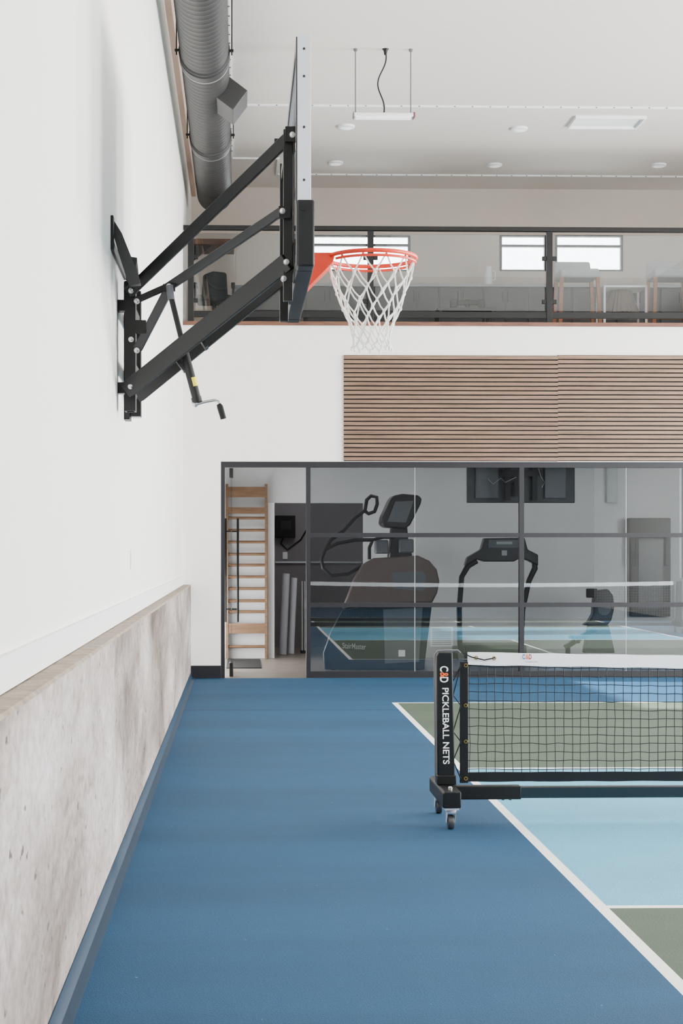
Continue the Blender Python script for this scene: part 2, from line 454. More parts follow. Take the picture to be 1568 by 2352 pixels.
# ---------------------------------------------------------------- loft railing
rl = thing('loft_railing', (at(430,735,YB+.06).x, YB+.06, ZL+.005), 'black railing with glass infill panels along the loft edge', 'railing')
ya, yb = YB+.04, YB+.09; zf = ZL+.006
zr = lambda py: at(600, py, ya).z; xl = lambda px: at(px, 600, ya).x
MB().box(XW+.005, XR-.02, ya-.01, yb+.01, zr(528), zr(518)).build('top_rail', M['black'], rl, bev=.003)
MB().box(xl(438), XR-.02, ya+.01, yb-.01, zr(728), zr(714)).build('bottom_rail', M['black'], rl)
posts = [xl(438), xl(851), xl(1262), xl(1672), xl(2085)]
for i, p in enumerate(posts):
    MB().box(p-.035, p+.035, ya, yb, zf, zr(528)).build('post', M['black'], rl, bev=.003)
    for py in (590, 690):
        for s in (-1, 1):
            if i == 0 and s < 0: continue
            MB().box(p+s*.036, p+s*.085, ya+.008, yb-.008, zr(py)-.025, zr(py)+.025).build('glass_clamp', M['black'], rl, bev=.003)
    if i < len(posts)-1:
        MB().box(p+.055, posts[i+1]-.055, YB+.06, YB+.07, zr(711), zr(536)).build('glass_panel', M['rglass'], rl)

# ---------------------------------------------------------------- duct
DX, DZ, DR = -.325, 5.99, .218
du = thing('spiral_air_duct', (DX, 14.0, DZ), 'dark grey round spiral air duct hanging along the left wall', 'air duct')
prof = []; y = 7.0
while y < 19.75:
    prof += [(DR, y), (DR, y+.075), (DR+.0025, y+.08), (DR+.0025, y+.085), (DR, y+.09)]; y += .105
prof = [(.05, 7.0)] + prof + [(DR, 19.8), (DR*.96, 19.84), (.02, 19.86)]
MB().lathe((DX, 0, DZ), prof, 40, 'Y').build('duct_pipe', M['duct'], du)
for cy in (11.3, 14.25, 17.1):
    MB().lathe((DX, 0, DZ), [(DR, cy-.07), (DR+.012, cy-.065), (DR+.012, cy+.065), (DR, cy+.07)], 40, 'Y').lathe((DX, 0, DZ), [(DR+.006, cy-.16), (DR+.014, cy-.155), (DR+.014, cy-.145), (DR+.006, cy-.14)], 40, 'Y').each('collar', M['duct'], du)
    MB().lathe((DX, 0, DZ), [(DR+.008, cy+.075), (DR+.011, cy+.078), (DR+.011, cy+.088), (DR+.008, cy+.091)], 40, 'Y').build('seam_ring', M['ductl'], du)
    for s in (-1, 1):
        MB().box(DX+s*(DR+.005), DX+s*(DR+.045), cy-.2, cy-.17, DZ-.02, DZ+.0).cyl((DX+s*(DR+.03), cy-.185, DZ-.05), (DX+s*(DR+.03), cy-.185, ZC-.001), .006, 8).build('hanger', M['black'], du)
rb = MB(); c = Vector((DX+DR*.75, 15.15, DZ-DR*.45)); ax = Vector((.8,0,-.6)); up = Vector((.6,0,.8)); yv = Vector((0,1,0))
v = []
for k, (e, w) in enumerate(((-.02,.17),(.20,.17))):
    for a, b in ((-1,-1),(1,-1),(1,1),(-1,1)): v.append(c + ax*e + yv*a*.27 + up*b*w*.68)
rb.add(v, [(3,2,1,0),(4,5,6,7),(0,1,5,4),(1,2,6,5),(2,3,7,6),(3,0,4,7)])
rb.build('register_box', M['duct'], du, bev=.004)

# ---------------------------------------------------------------- hanging linear light
ly = 15.6
a = at(812, 258, ly); b = at(948, 262, ly)
lt = thing('hanging_linear_light', ((a.x+b.x)/2, ly, a.z-.05), 'slim white linear light hung on two wires with a black cord', 'ceiling light')
MB().box(a.x, b.x, ly-.05, ly+.05, a.z-.05, a.z-.012).build('housing', M['trimw'], lt, bev=.008)
MB().box(a.x+.02, b.x-.02, ly-.04, ly+.04, a.z-.062, a.z-.0505).build('diffuser', M['lamp'], lt)
MB().box(a.x-.008, a.x-.0002, ly-.045, ly+.045, a.z-.06, a.z-.005).box(b.x+.0002, b.x+.008, ly-.045, ly+.045, a.z-.06, a.z-.005).each('end_cap', M['mgrey'], lt)
MB().box(b.x+.008, b.x+.018, ly-.04, ly+.04, a.z-.05, a.z-.005).build('red_tab', M['red'], lt)
for px in (816, 943):
    x = at(px, 200, ly).x
    MB().tube([(x, ly, a.z-.012), (x, ly, ZC)], .006, 8).lathe((x, ly, ZC-.03), [(.008,0),(.02,.01),(.02,.03)], 12).build('suspension_wire', M['gtube'], lt)
cp = []
for i in range(24):
    t = i/23; p = at(885-12*math.sin(t*2.6)+6*math.sin(t*9), 108, ly)
    cp.append((p.x, ly, ZC-.01-(ZC-.01-a.z+.01)*t))
MB().tube(cp, .007, 8).lathe((cp[0][0], ly, ZC-.06), [(.012,0),(.02,.04),(.035,.06)], 12).build('power_cord', M['black'], lt)

# ceiling discs
dl = ['white disc on the ceiling just below the hanging linear light','white ceiling disc between the linear light and the ceiling hatch','small white disc nearest the duct in the back row over the loft','small white disc in the middle of the back row over the loft','small white disc at the right end of the back row over the loft']
for (px, py), l in zip(((795,293),(1192,298),(770,376),(1135,381),(1512,381)), dl):
    d = at(px, py, 1.0); Y = (ZC-.02-CAMZ)/(d.z-CAMZ); p = at(px, py, Y)
    t = thing('ceiling_light', (p.x, p.y, ZC-.03), l, 'ceiling light', 'round discs on the ceiling')
    MB().lathe((p.x, p.y, ZC-.03), [(.075,0),(.098,.008),(.1,.0295)], 28).build('housing', M['trimw'], t)
    MB().lathe((p.x, p.y, ZC-.034), [(.06,0),(.068,.003)], 28).build('diffuser', M['lamp'], t)
# ceiling hatch
ha = at(1310, 290, 1); Yh = 5/(ha.z-CAMZ); p = at(1303, 290, Yh); q = at(1462, 290, Yh)
hb = at(1310, 265, 1); Yh2 = 5/(hb.z-CAMZ)
lo, hi = min(Yh, Yh2), max(Yh, Yh2); t = .025
hm = MB()
hm.box(p.x, q.x, lo, lo+t, ZC-.035, ZC-.0005).box(p.x, q.x, hi-t, hi, ZC-.035, ZC-.0005).box(p.x, p.x+t, lo+t, hi-t, ZC-.035, ZC-.0005).box(q.x-t, q.x, lo+t, hi-t, ZC-.035, ZC-.0005)
ht = thing('ceiling_hatch', ((p.x+q.x)/2, (lo+hi)/2, ZC-.035), 'rectangular white framed hatch in the ceiling at right', 'hatch')
hm.build('frame', M['trimw'], ht); MB().box(p.x+t, q.x-t, lo+t, hi-t, ZC-.008, ZC-.0005).build('panel', M['trimw'], ht)
# wall plate on left wall
pp = at(300, 1285, 1.0); Yp = XW/(pp.x); Pz = at(300,1285,Yp).z
t = thing('wall_outlet', (XW, Yp, Pz), 'white outlet plate low on the left wall', 'outlet')
MB().box(XW+.0005, XW+.006, Yp-.035, Yp+.035, Pz-.06, Pz+.06).build('plate', M['trimw'], t, bev=.002)
MB().box(XW+.006, XW+.008, Yp-.015, Yp+.015, Pz-.035, Pz-.008).box(XW+.006, XW+.008, Yp-.015, Yp+.015, Pz+.008, Pz+.035).each('socket', M['trimw'], t)

# ---------------------------------------------------------------- basketball goal
g = thing('basketball_goal', (XW, 8.7, 2.24), 'wall mounted basketball hoop with black arms, orange rim and white net', 'basketball hoop')
YP = 8.6; YQ = 9.12
pa = at(286, 645, YP); pb = at(311, 944, YP)
qa = at(298, 668, YQ); qb = at(323, 956, YQ)
def channel(x0, x1, yy, z0, z1):
    m = MB(); m.box(x0, x1, yy, yy+.008, z0, z1).box(x0, x0+.008, yy+.008, yy+.09, z0, z1).box(x1-.008, x1, yy+.008, yy+.09, z0, z1).box(x0+.008, x1-.008, yy+.082, yy+.09, z0, z1)
    m.build('wall_post', M['black'], g)
channel(pa.x, pb.x, YP, pb.z, pa.z); channel(qa.x, qb.x, YQ, qb.z, qa.z)
MB().box(XW+.001, qa.x, YQ-.02, YQ+.14, qb.z-.02, qa.z+.05).build('wall_plate', M['black'], g)
MB().box(XW+.001, pa.x, YP+.02, YP+.1, pb.z+.1, pb.z+.16).box(XW+.001, pa.x, YP+.02, YP+.1, pa.z-.16, pa.z-.1).each('stand_off', M['black'], g)
MB().box(pa.x+.015, pb.x-.01, YP+.09, YQ, pb.z+.2, pb.z+.28).box(pa.x+.015, pb.x-.01, YP+.09, YQ, pa.z-.2, pa.z-.12).each('cross_tube', M['black'], g)
MB().box(qa.x+.01, qb.x-.006, YQ+.01, YQ+.08, qb.z-.006, qb.z-.0005).build('post_cap', M['alu'], g)
q0 = at(258,497,8.2); q1 = at(266,575,8.2)
MB().box(XW+.001, XW+.014, 8.17, 8.24, q1.z, q0.z).box(XW+.001, XW+.014, 8.24, 9.1, q1.z, q1.z+.05).build('upper_wall_rail', M['black'], g)
MB().ppoly([(262,507),(280,536),(318,632),(322,652),(296,655),(270,575),(262,545)], 8.24, 8.30).build('upper_brace', M['dkgrey'], g)
MB().bar(at(300,600,8.27), at(306,655,8.62), .06, .05).build('brace_link', M['black'], g)
YN, YF = 7.85, 8.55
def arm(nm, a, ya_, b, yb_, w, d, m='black'): return MB().bar(at(*a, ya_), at(*b, yb_), w, d).build(nm, M[m], g, bev=.004)
arm('upper_arm', (296,672), 8.56, (676,303), YN, .058, .04)
arm('adjusting_arm', (384,661), 8.48, (652,482), 8.0, .046, .035, 'dkgrey')
arm('lower_arm', (292,896), 8.56, (662,600), YN, .088, .05)
arm('lower_arm', (318,912), 9.08, (655,638), YF, .062, .05)
arm('link_bar', (308,692), 8.54, (392,655), 8.49, .034, .03)
arm('link_bar', (316,802), 8.56, (388,664), 8.5, .05, .03, 'dkgrey')
MB().pbox(311,735,335,765, 8.52, 8.56).build('gusset', M['black'], g)
bx0, bx1 = .269, .333
for yy in (YN, YF):
    a = at(655, 296, YN); b = at(655, 690, YN)
    MB().box(.215, .262, yy, yy+.05, b.z, a.z).build('board_upright', M['black'], g, bev=.003)
MB().box(.222, .258, YN+.05, YF, 3.52, 3.57).box(.222, .258, YN+.05, YF, 2.98, 3.03).each('cross_tube', M['black'], g)
BW0, BW1 = 7.4, 9.22; BZ0, BZ1 = 2.84, 3.94
MB().box(.262, bx0+.004, YN-.02, YN+.07, 3.5, 3.62).box(.262, bx0+.004, YF-.02, YF+.07, 3.5, 3.62).box(.262, bx0+.004, YN-.02, YN+.07, 2.92, 3.04).box(.262, bx0+.004, YF-.02, YF+.07, 2.92, 3.04).each('mount_plate', M['black'], g)
MB().pbox(640,473,667,500, YN-.03, YN-.001).pbox(655,290,680,325, YN-.03,YN-.001).pbox(630,318,668,334,7.9,7.95).pbox(374,652,402,668,8.43,8.46).each('clevis', M['black'], g)
for px, py, Y in ((301,668,8.53),(301,780,YP-.001),(300,888,8.52),(314,692,8.52),(314,805,8.53),(312,910,YQ-.05),(388,658,8.43),(648,485,YN-.03),(671,310,YN-.03),(657,602,YN-.025),(651,640,YN-.002)):
    c = at(px, py, Y)
    MB().lathe((c.x, c.y, c.z), [(.004,-.018),(.011,-.016),(.011,-.008),(.015,-.008),(.015,.012)], 12, 'Y').build('bolt', M['steel'], g)
P = lambda a, b: at(a, b, 8.42)
jk = MB().tube([P(391,675), P(428,825)], .015, 14).tube([P(424,812), P(452,918)], .024, 16).tube([P(450,912), P(453,925)], .028, 16).build('height_adjuster', M['black'], g)
MB().tube([P(441,868), P(446,888)], .0246, 16).build('warning_label', M['yellow'], jk)
MB().tube([P(389,655), P(393,688)], .019, 14).build('eye_end', M['mgrey'], jk)
MB().tube([P(446,930), P(470,923), P(492,919), P(501,922), P(504,932)], .0075, 10).lathe(P(448,929), [(.006,-.02),(.014,-.018),(.014,.02),(.006,.02)], 12, 'Y').build('crank_rod', M['steel'], jk)
MB().tube([P(502,928), P(505,934), P(513,962)], [.012,.017,.016], 14).build('crank_grip', M['rubber'], jk)
for a_, b_ in (((400,818),(425,852)), ((455,768),(475,800))):
    MB().bar(at(*a_, 8.5-.02*(a_[0]-400)/10), at(*b_, 8.5-.02*(a_[0]-400)/10), .02, .14).build('clamp', M['dkgrey'], g)
# backboard
bd = MB()
bd.box(bx0, bx1, BW0, BW0+.05, BZ0+.03, BZ1).box(bx0, bx1, BW1-.05, BW1, BZ0+.03, BZ1).box(bx0, bx1, BW0+.05, BW1-.05, BZ1-.05, BZ1).box(bx0, bx1, BW0+.05, BW1-.05, BZ0+.03, BZ0+.08)
bf = bd.build('backboard', M['alu'], g, bev=.002)
MB().box(bx0+.02, bx1-.012, BW0+.05, BW1-.05, BZ0+.08, BZ1-.05).build('glass', M['bglass'], bf)
MB().box(bx0-.006, bx0-.0005, BW0+.01, BW0+.055, BZ0+.3, BZ1-.01).box(bx0-.006, bx0-.0005, BW1-.055, BW1-.01, BZ0+.3, BZ1-.01).box(bx0-.006, bx0-.0005, BW0+.055, BW1-.055, BZ1-.06, BZ1-.01).build('back_flange', M['dkgrey'], bf)
for zz in (3.25, 3.5, 3.74, 3.87): MB().lathe((.30, BW0-.001, zz), [(.006,-.003),(.006,.001)], 8, 'Y').build('screw', M['dkgrey'], bf)
pd = MB()
e0, e1 = bx0-.004, bx1+.016
pd.box(e0, e1, BW0-.016, BW0+.12, BZ0, 3.155).box(e0, e1, BW1-.12, BW1+.016, BZ0, 3.155).box(e0, e1, BW0+.12, BW1-.12, BZ0, BZ0+.07)
pdo = pd.build('edge_pad', M['pad'], bf, bev=.01)
c = at(697, 477, BW0-.02); MB().lathe((c.x, BW0-.018, c.z), [(.014,-.004),(.014,.004)], 14, 'Y').build('pad_button', M['rubber'], pdo)
yc = 8.31
tg = MB()
for (u0,u1,w0,w1) in ((yc-.305,yc+.305,3.47,3.52),(yc-.305,yc-.255,3.08,3.47),(yc+.255,yc+.305,3.08,3.47),(yc-.255,yc+.255,3.08,3.13)):
    tg.box(bx1-.0115, bx1-.0105, u0, u1, w0, w1)
tg.build('target_square', M['txtw'], bf)
# rim
RX, RZ, RR = .694, 3.05, .2365
ring = [(RX+RR*math.cos(2*math.pi*k/64), yc+RR*math.sin(2*math.pi*k/64), RZ) for k in range(64)]
rim = MB().tube(ring, .011, 12, closed=True)
rim.box(bx1+.001, bx1+.02, yc-.12, yc+.12, RZ-.12, RZ+.03)
for s in (-1, 1):
    rim.prism([(bx1+.02, yc+s*.09, RZ+.012), (RX-RR+.04, yc+s*.09, RZ+.012), (RX-RR+.03, yc+s*.09, RZ-.03), (bx1+.02, yc+s*.09, RZ-.17)], (0, s*.006, 0))
rim.prism([(bx1+.02, yc-.09, RZ+.012), (RX-RR+.015, yc-.09, RZ+.012), (RX-RR-.012, yc, RZ+.012), (RX-RR+.015, yc+.09, RZ+.012), (bx1+.02, yc+.09, RZ+.012)], (0, 0, -.008))
rim.prism([(bx1+.02, yc-.09, RZ-.17), (RX-RR+.03, yc-.09, RZ-.035), (RX-RR+.03, yc+.09, RZ-.035), (bx1+.02, yc+.09, RZ-.17)], (0.004, 0, .006))
k0 = [ (RX+(RR-.003)*math.cos(2*math.pi*k/64), yc+(RR-.003)*math.sin(2*math.pi*k/64), RZ-.024) for k in list(range(38,64))+list(range(0,27))]
rim.tube(k0, .007, 8)
for k in range(12):
    a_ = 2*math.pi*(k+.5)/12
    rim.cyl((RX+RR*math.cos(a_), yc+RR*math.sin(a_), RZ-.004), (RX+(RR-.003)*math.cos(a_), yc+(RR-.003)*math.sin(a_), RZ-.026), .005, 8)
rim.build('rim', M['orange'], g)
nt_ = MB(); dz = [.012,.1,.185,.265,.335,.395,.44,.475]; rr = [.232,.212,.18,.15,.118,.1,.095,.1]
def npt(k, i):
    a_ = 2*math.pi*(i + (.5 if k % 2 == 0 else 0))/12
    j = .008 if k > 1 else 0
    random.seed(k*31+(i%12)); 
    return Vector((RX+rr[k]*math.cos(a_)+random.uniform(-j,j), yc+rr[k]*math.sin(a_)+random.uniform(-j,j), RZ-dz[k]+random.uniform(-j,j)))
for k in range(len(dz)-1):
    for i in range(12):
        for d in ((0, 1) if k % 2 == 0 else (0, -1)):
            p, q = npt(k, i), npt(k+1, (i+d) % 12)
            mid = (p+q)/2 + Vector((0,0,-.008)); nt_.tube([p, mid, q], .0044, 6)
    for i in range(12):
        p = npt(k+1, i); nt_.lathe((p.x,p.y,p.z-.006), [(.004,-.008),(.0075,0),(.0075,.008),(.004,.016)], 6)
nt_.build('net', M['cord'], g)

# ---------------------------------------------------------------- court net
YN0 = 8.63
pn = thing('court_net', (1.13, YN0, 0), 'portable black court net with white top tape on wheeled posts', 'net')
def post(xc, s):
    X = lambda v: xc + s*v
    po = MB(); po.prism([(X(-.044), YN0-.03, .225), (X(-.051), YN0-.03, .915), (X(-.04), YN0-.03, .938), (X(.036), YN0-.03, .938), (X(.050), YN0-.03, .225)], (0, .06, 0))
    p = po.build('post', M['pad'], pn, bev=.006)
    MB().tube([(X(-.048), YN0+.034, .22), (X(-.055), YN0+.034, .88), (X(-.053), YN0+.034, .92), (X(-.038), YN0+.034, .942), (X(-.0), YN0+.034, .945), (X(.075), YN0+.034, .945), (X(.09), YN0+.034, .93)], .0055, 8).build('post_frame', M['gtube'], pn)
    ft = MB(); ft.prism([(X(-.05), 8.34, .122), (X(.048), 8.34, .122), (X(.048), 8.34, .21), (X(-.04), 8.34, .21), (X(-.05), 8.34, .2)], (0, .60, 0))
    ft.build('foot', M['pad'], pn, bev=.006)
    MB().box(X(-.05), X(.056), YN0-.045, YN0+.045, .2105, .262).build('foot_bracket', M['black'], pn, bev=.004)
    MB().lathe((X(.0), 8.42, .21), [(.012,-.001),(.012,.012),(.006,.018)], 10).build('foot_bolt', M['steel'], pn)
    for yy in (8.39, 8.90):
        cs = MB(); cs.box(X(-.038), X(.038), yy-.038, yy+.038, .110, .1215)
        cs.lathe((X(0), yy, .092), [(.024,0),(.03,.008),(.02,.018)], 16)
        for q in (-1, 1): cs.prism([(X(q*.021), yy-.026, .093), (X(q*.021), yy+.026, .093), (X(q*.021), yy+.03, .034), (X(q*.021), yy+.010, .034)], (X(q*.003)-X(0), 0, 0))
        c_ = cs.build('caster', M['alu'], pn)
        MB().lathe((X(0), yy+.018, .0395), [(.02,-.017),(.036,-.016),(.039,-.011),(.039,.011),(.036,.016),(.02,.017)], 24, 'X').build('wheel', M['wheel'], c_)
    return p
p1 = post(1.13, 1); post(7.95, -1)
MB().box(1.186, 7.894, YN0-.032, YN0+.032, .134, .194).build('lower_beam', M['teal'], pn, bev=.004)
MB().box(1.186, 1.545, YN0-.037, YN0+.037, .128, .200).build('beam_sleeve', M['pad'], pn, bev=.004)
MB().lathe((1.49, YN0, .120), [(.008,0),(.008,.008)], 10).lathe((1.45, YN0, .120), [(.008,0),(.008,.008)], 10).each('beam_bolt', M['black'], pn)
NX0, NX1 = 1.235, 7.85
def sagz(x): return -.035*(1-((x-4.54)/3.31)**2)
nm = MB(); pitch = .0475
x = NX0+.03
while x < NX1-.02:
    nm.tube([(x+random.uniform(-.004,.004), YN0+random.uniform(-.003,.003), zz+sagz(x)*(zz-.25)/.65) for zz in (.27,.42,.57,.72,.88)], .0022, 5, cap=False); x += pitch
zz = .29
while zz < .87:
    pts = []; n = 90
    for i in range(n+1):
        x = NX0+.01+(NX1-NX0-.02)*i/n
        pts.append((x, YN0+.002, zz+sagz(x)*(zz-.25)/.65+random.uniform(-.004,.004)))
    nm.tube(pts, .0022, 5, cap=False); zz += pitch
nm.build('mesh', M['twine'], pn)
def band(name, zb, zt, x0, x1, m, th, wr=.002):
    b_ = MB(); n = 160; vs = []
    for i in range(n+1):
        x = x0+(x1-x0)*i/n; s_ = sagz(x)*(((zb+zt)/2)-.25)/.65; w = wr*math.sin(x*30)+wr*.8*math.sin(x*71+1)
        u = wr*.6*math.sin(x*19)
        vs += [(x, YN0-th+w, zb+s_-u), (x, YN0-th-w*.7, zt+s_+u*.6), (x, YN0+th+w, zt+s_+u*.6), (x, YN0+th+w, zb+s_-u)]
    fs = []
    for i in range(n):
        for k in range(4): fs.append((i*4+k, i*4+(k+1)%4, (i+1)*4+(k+1)%4, (i+1)*4+k))
    fs += [(0,1,2,3), tuple(n*4+k for k in range(4))]
    return b_.add(vs, fs).build(name, m, pn)
tp = band('top_tape', .868, .938, 1.255, NX1, M['vinyl'], .009, .003)
band('bottom_band', .222, .274, NX0, NX1, M['pad'], .006)
sb = MB().box(NX0-.024, NX0+.022, YN0-.008, YN0+.008, .215, .885).build('side_band', M['pad'], pn, bev=.003)
MB().box(NX1-.022, NX1+.024, YN0-.008, YN0+.008, .215, .885).build('side_band', M['pad'], pn, bev=.003)
for py in (1528,1620,1703,1788):
    zc_ = at(1072, py, YN0).z
    c_ = (NX0+.008, YN0-.009, zc_)
    MB().tube([(c_[0]+.0085*math.cos(k*math.pi/8), c_[1], zc_+.0085*math.sin(k*math.pi/8)) for k in range(16)], .0025, 6, closed=True).build('grommet', M['brass'], sb)
bg = MB(); px_ = 1.172
zs_ = [at(1072, py, YN0).z for py in (1528,1620,1703,1788)]
seq = [(px_, .78), (NX0-.02, zs_[0]), (px_, .7), (NX0-.02, zs_[1]), (px_, .5), (NX0-.02, zs_[2]), (px_, .34), (NX0-.02, zs_[3])]
bg.tube([(a_, YN0-.012, b_) for a_, b_ in seq], .0035, 6)
bg.build('lacing_cord', M['twine'], pn)
A_ = at(1082,1509,YN0-.025); B_ = at(1112,1516,YN0-.025); C_ = at(1136,1511,YN0-.025)
MB().tube([at(1062,1500,YN0), A_, B_, C_], .0035, 6).build('tension_cord', M['twine'], pn)
for q in (at(1093,1511,YN0-.025), at(1134,1512,YN0-.025)):
    MB().tube([(q.x+.009*math.cos(k*math.pi/6), q.y, q.z+.009*math.sin(k*math.pi/6)) for k in range(12)], .0028, 6, closed=True).build('brass_hook', M['brass'], tp)
# lettering on post (reads downwards)
fy = YN0-.0308
o = at(1015,1580,fy); e = at(1015,1755,fy)
text('PICKLEBALL NETS', 'lettering', M['txtw'], p1, (o.x, fy-.001, o.z), (.012,0,-1), (1,0,0), .036, o.z-e.z, .012)
for ch, m_, y_ in (('C','txtw',1530),('&','txto',1544),('D','txtw',1555)):
    o = at(1010, y_, fy); text(ch, 'lettering', M[m_], p1, (o.x, fy-.001, o.z), (0,0,-1), (1,0,0), .046, .030, .02)
fy = YN0-.0145
for ch, m_, x_ in (('C','txtb',1199),('&','txto',1207),('D','red',1214)):
    o = at(x_, 1514, fy); text(ch, 'lettering', M[m_], tp, (o.x, fy, o.z), (1,0,0), (0,0,1), .027, .016, .02)
o = at(1206, 1521.5, fy); text('PICKLEBALL NETS', 'lettering', M['outside'], tp, (o.x, fy, o.z), (1,0,0), (0,0,1), .0065, .07, .0)

# ================================================================ GYM ROOM
ha = at(630,1155,YG); hb = at(835,1155,YG)
struct(wallxz(XW, XR, 0, 2.95, YG, YG+.15, [(ha.x, hb.x, 0, ha.z)]), 'wall_gym', M['gymwall'])
struct(MB().box(XW, XR, YB+.16, 24.6, 2.95, 3.05), 'ceiling', M['gymwall'])
struct(MB().box(ha.x-.09, ha.x, YG-.015, YG, 0, ha.z), 'trim_7', M['trimw'])
struct(MB().box(XW, 3.0, 24.3, 24.6, 0, 2.95), 'wall_store', M['store'])
struct(MB().box(2.2, 2.3, YG+.15, 24.3, 0, 2.95), 'wall_store', M['store'])
struct(MB().box(-.2, -.1, YG+.15, 24.3, 0, 2.95), 'wall_store', M['store'])
# wall bars
wx0, wx1 = at(518,1200,21.7).x, at(614,1200,21.7).x
wb = thing('wall_bars', ((wx0+wx1)/2, 21.72, 0), 'wooden wall bars ladder seen through the open doorway', 'wall bars')
zt = at(600,1112,21.7).z
for x in (wx0, wx1-.035): MB().box(x, x+.035, 21.64, 21.79, 0.001, zt).build('side_upright', M['oak'], wb)
for py in (1190,1218,1245,1273,1298,1325,1352,1380,1405,1485):
    zz = at(560, py, 21.69).z; MB().tube([(wx0+.035, 21.69, zz), (wx1-.035, 21.69, zz)], .021, 10).build('rung', M['oak'], wb)
for a_, b_ in ((1118,1142),(1165,1180),(1432,1455)):
    MB().box(wx0+.035, wx1-.035, 21.65, 21.67, at(560,b_,21.65).z, at(560,a_,21.65).z).build('cross_board', M['oak'], wb)
fm = at(520,1530,20.2); fm2 = at(600,1530,20.2)
tag(MB().box(fm.x, fm2.x, 19.9, 21.5, .0005, .012).build('floor_mat', M['rubber'], bev=.004), 'thin black mat on the floor before the wall bars', 'mat')
def roll(px, pyt, pyb, Y, r, label):
    a_ = at(px, pyt, Y); b_ = at(px-8, pyb, Y); zb = .001
    t = thing('rolled_mat', (b_.x, Y, zb), label, 'rolled mat', 'rolled mats in the storeroom')
    MB().tube([(b_.x, Y, zb), (a_.x, Y+.1, a_.z)], r, 20).build('roll', M['roll'], t)
    e_ = Vector((a_.x, Y+.1, a_.z))
    sp = [e_ + Vector((math.cos(k*.6)*r*(1-k/30)*.9, math.sin(k*.6)*r*(1-k/30)*.9, .002)) for k in range(26)]
    MB().tube(sp, .003, 5).build('rolled_edge', M['dkgrey'], t)
roll(657, 1318, 1505, 22.5, .055, 'tall pale grey rolled mat leaning in the storeroom, nearest the wall bars')
roll(676, 1328, 1500, 22.7, .045, 'pale grey rolled mat beside the chrome stand in the storeroom')
bxp = thing('wall_box', (at(655,1235,24.2).x, 24.3, at(655,1235,24.2).z), 'black electrical box high on the storeroom wall', 'wall box')
MB().pbox(632,1184,678,1235,24.18,24.299).build('housing', M['black'], bxp, bev=.01)
MB().pbox(645,1196,668,1216,24.172,24.18).build('cover', M['dkgrey'], bxp)
tag(MB().pbox(649,1268,660,1284,24.285,24.299).build('outlet', M['trimw'], bev=.002), 'white outlet below the black box in the storeroom', 'outlet')
tag(MB().tube([at(650,1237,24.288), at(645,1248,24.288), at(660,1262,24.288), at(690,1240,24.288), at(705,1215,24.288)], .012, 8).build('cable', M['black']), 'black cable drooping under the storeroom box', 'cable')
tag(MB().tube([at(632,1292,24.284), at(830,1292,24.284)], .016, 10).build('conduit', M['alu']), 'grey conduit across the storeroom wall', 'pipe')
sx0 = at(690,1500,22.9).x; sx1 = at(712,1500,22.9).x
sd = thing('chrome_stand', ((sx0+sx1)/2, 22.9, 0), 'dark stand with chrome rods beside the rolled mats', 'stand')
MB().tube([(sx1-.04, 22.9, 1.0), (sx1-.05, 22.9, .04)], .03, 12).build('pole', M['black'], sd)
for k in (.02, .06): MB().tube([(sx0+k, 22.84, .04), (sx0+k, 22.86, 1.05)], .012, 10).build('rod', M['steel'], sd)
MB().box(sx0, sx1, 22.8, 23.0, .001, .04).build('base', M['black'], sd, bev=.005)

# stair climber (side view)
sc0 = thing('stair_climber', (at(870,1540,19.6).x, 19.9, 0), 'large dark stair climbing machine behind the glass', 'exercise machine')
prof_ = [(745,1538),(742,1500),(760,1450),(790,1400),(812,1330),(832,1296),(858,1282),(960,1276),(986,1288),(1003,1308),(1009,1335),(1004,1362),(992,1385),(988,1420),(978,1500),(974,1538)]
low = [(745,1538),(742,1500),(760,1450),(786,1402),(845,1392),(992,1388),(988,1420),(978,1500),(974,1538)]
upp = [(786,1398),(812,1330),(832,1296),(858,1282),(960,1276),(986,1288),(1003,1308),(1009,1335),(1004,1362),(992,1384),(845,1388)]
MB().ppoly(low, 19.6, 19.68).build('lower_side_panel', M['dkgrey'], sc0, bev=.01)
MB().ppoly(upp, 19.57, 19.66).build('upper_side_panel', M['brown'], sc0, bev=.02)
MB().ppoly([(900,1316),(970,1312),(978,1322),(978,1350),(968,1358),(905,1352)], 19.562, 19.57).build('access_cover', M['mgrey'], sc0)
MB().ppoly([(880,1400),(970,1396),(962,1520),(884,1524)], 19.592, 19.60).build('lower_cover', M['mgrey'], sc0)
MB().ppoly(prof_, 20.25, 20.33).build('far_side_panel', M['dkgrey'], sc0, bev=.01)
for i in range(7):
    c_ = at(772+i*27, 1488-i*30, 19.9)
    MB().box(c_.x-.13, c_.x+.15, 19.69, 20.24, c_.z-.11, c_.z).build('step', M['mgrey'], sc0)
a_ = at(960,1300,19.9); b_ = at(975,1525,19.9)
MB().box(a_.x-.05, b_.x-.04, 19.69, 20.24, b_.z, a_.z).build('rear_housing', M['dkgrey'], sc0)
for px in (765, 960):
    c_ = at(px, 1540, 19.64); MB().lathe((c_.x, 19.64, .001), [(.03,0),(.03,.02),(.015,.03)], 14).build('levelling_foot', M['black'], sc0)
MB().ppoly([(893,1282),(898,1240),(900,1205),(935,1205),(938,1240),(948,1280)], 19.82, 20.1).build('console_mast', M['dkgrey'], sc0, bev=.02)
cs = MB().ppoly([(876,1203),(878,1188),(896,1148),(904,1138),(925,1134),(960,1137),(969,1145),(966,1158),(942,1206),(930,1215),(885,1211)], 19.72, 20.2).build('console', M['dkgrey'], sc0, bev=.02)
MB().ppoly([(890,1198),(908,1152),(950,1150),(932,1200)], 19.70, 19.72).build('console_screen', M['mgrey'], cs)
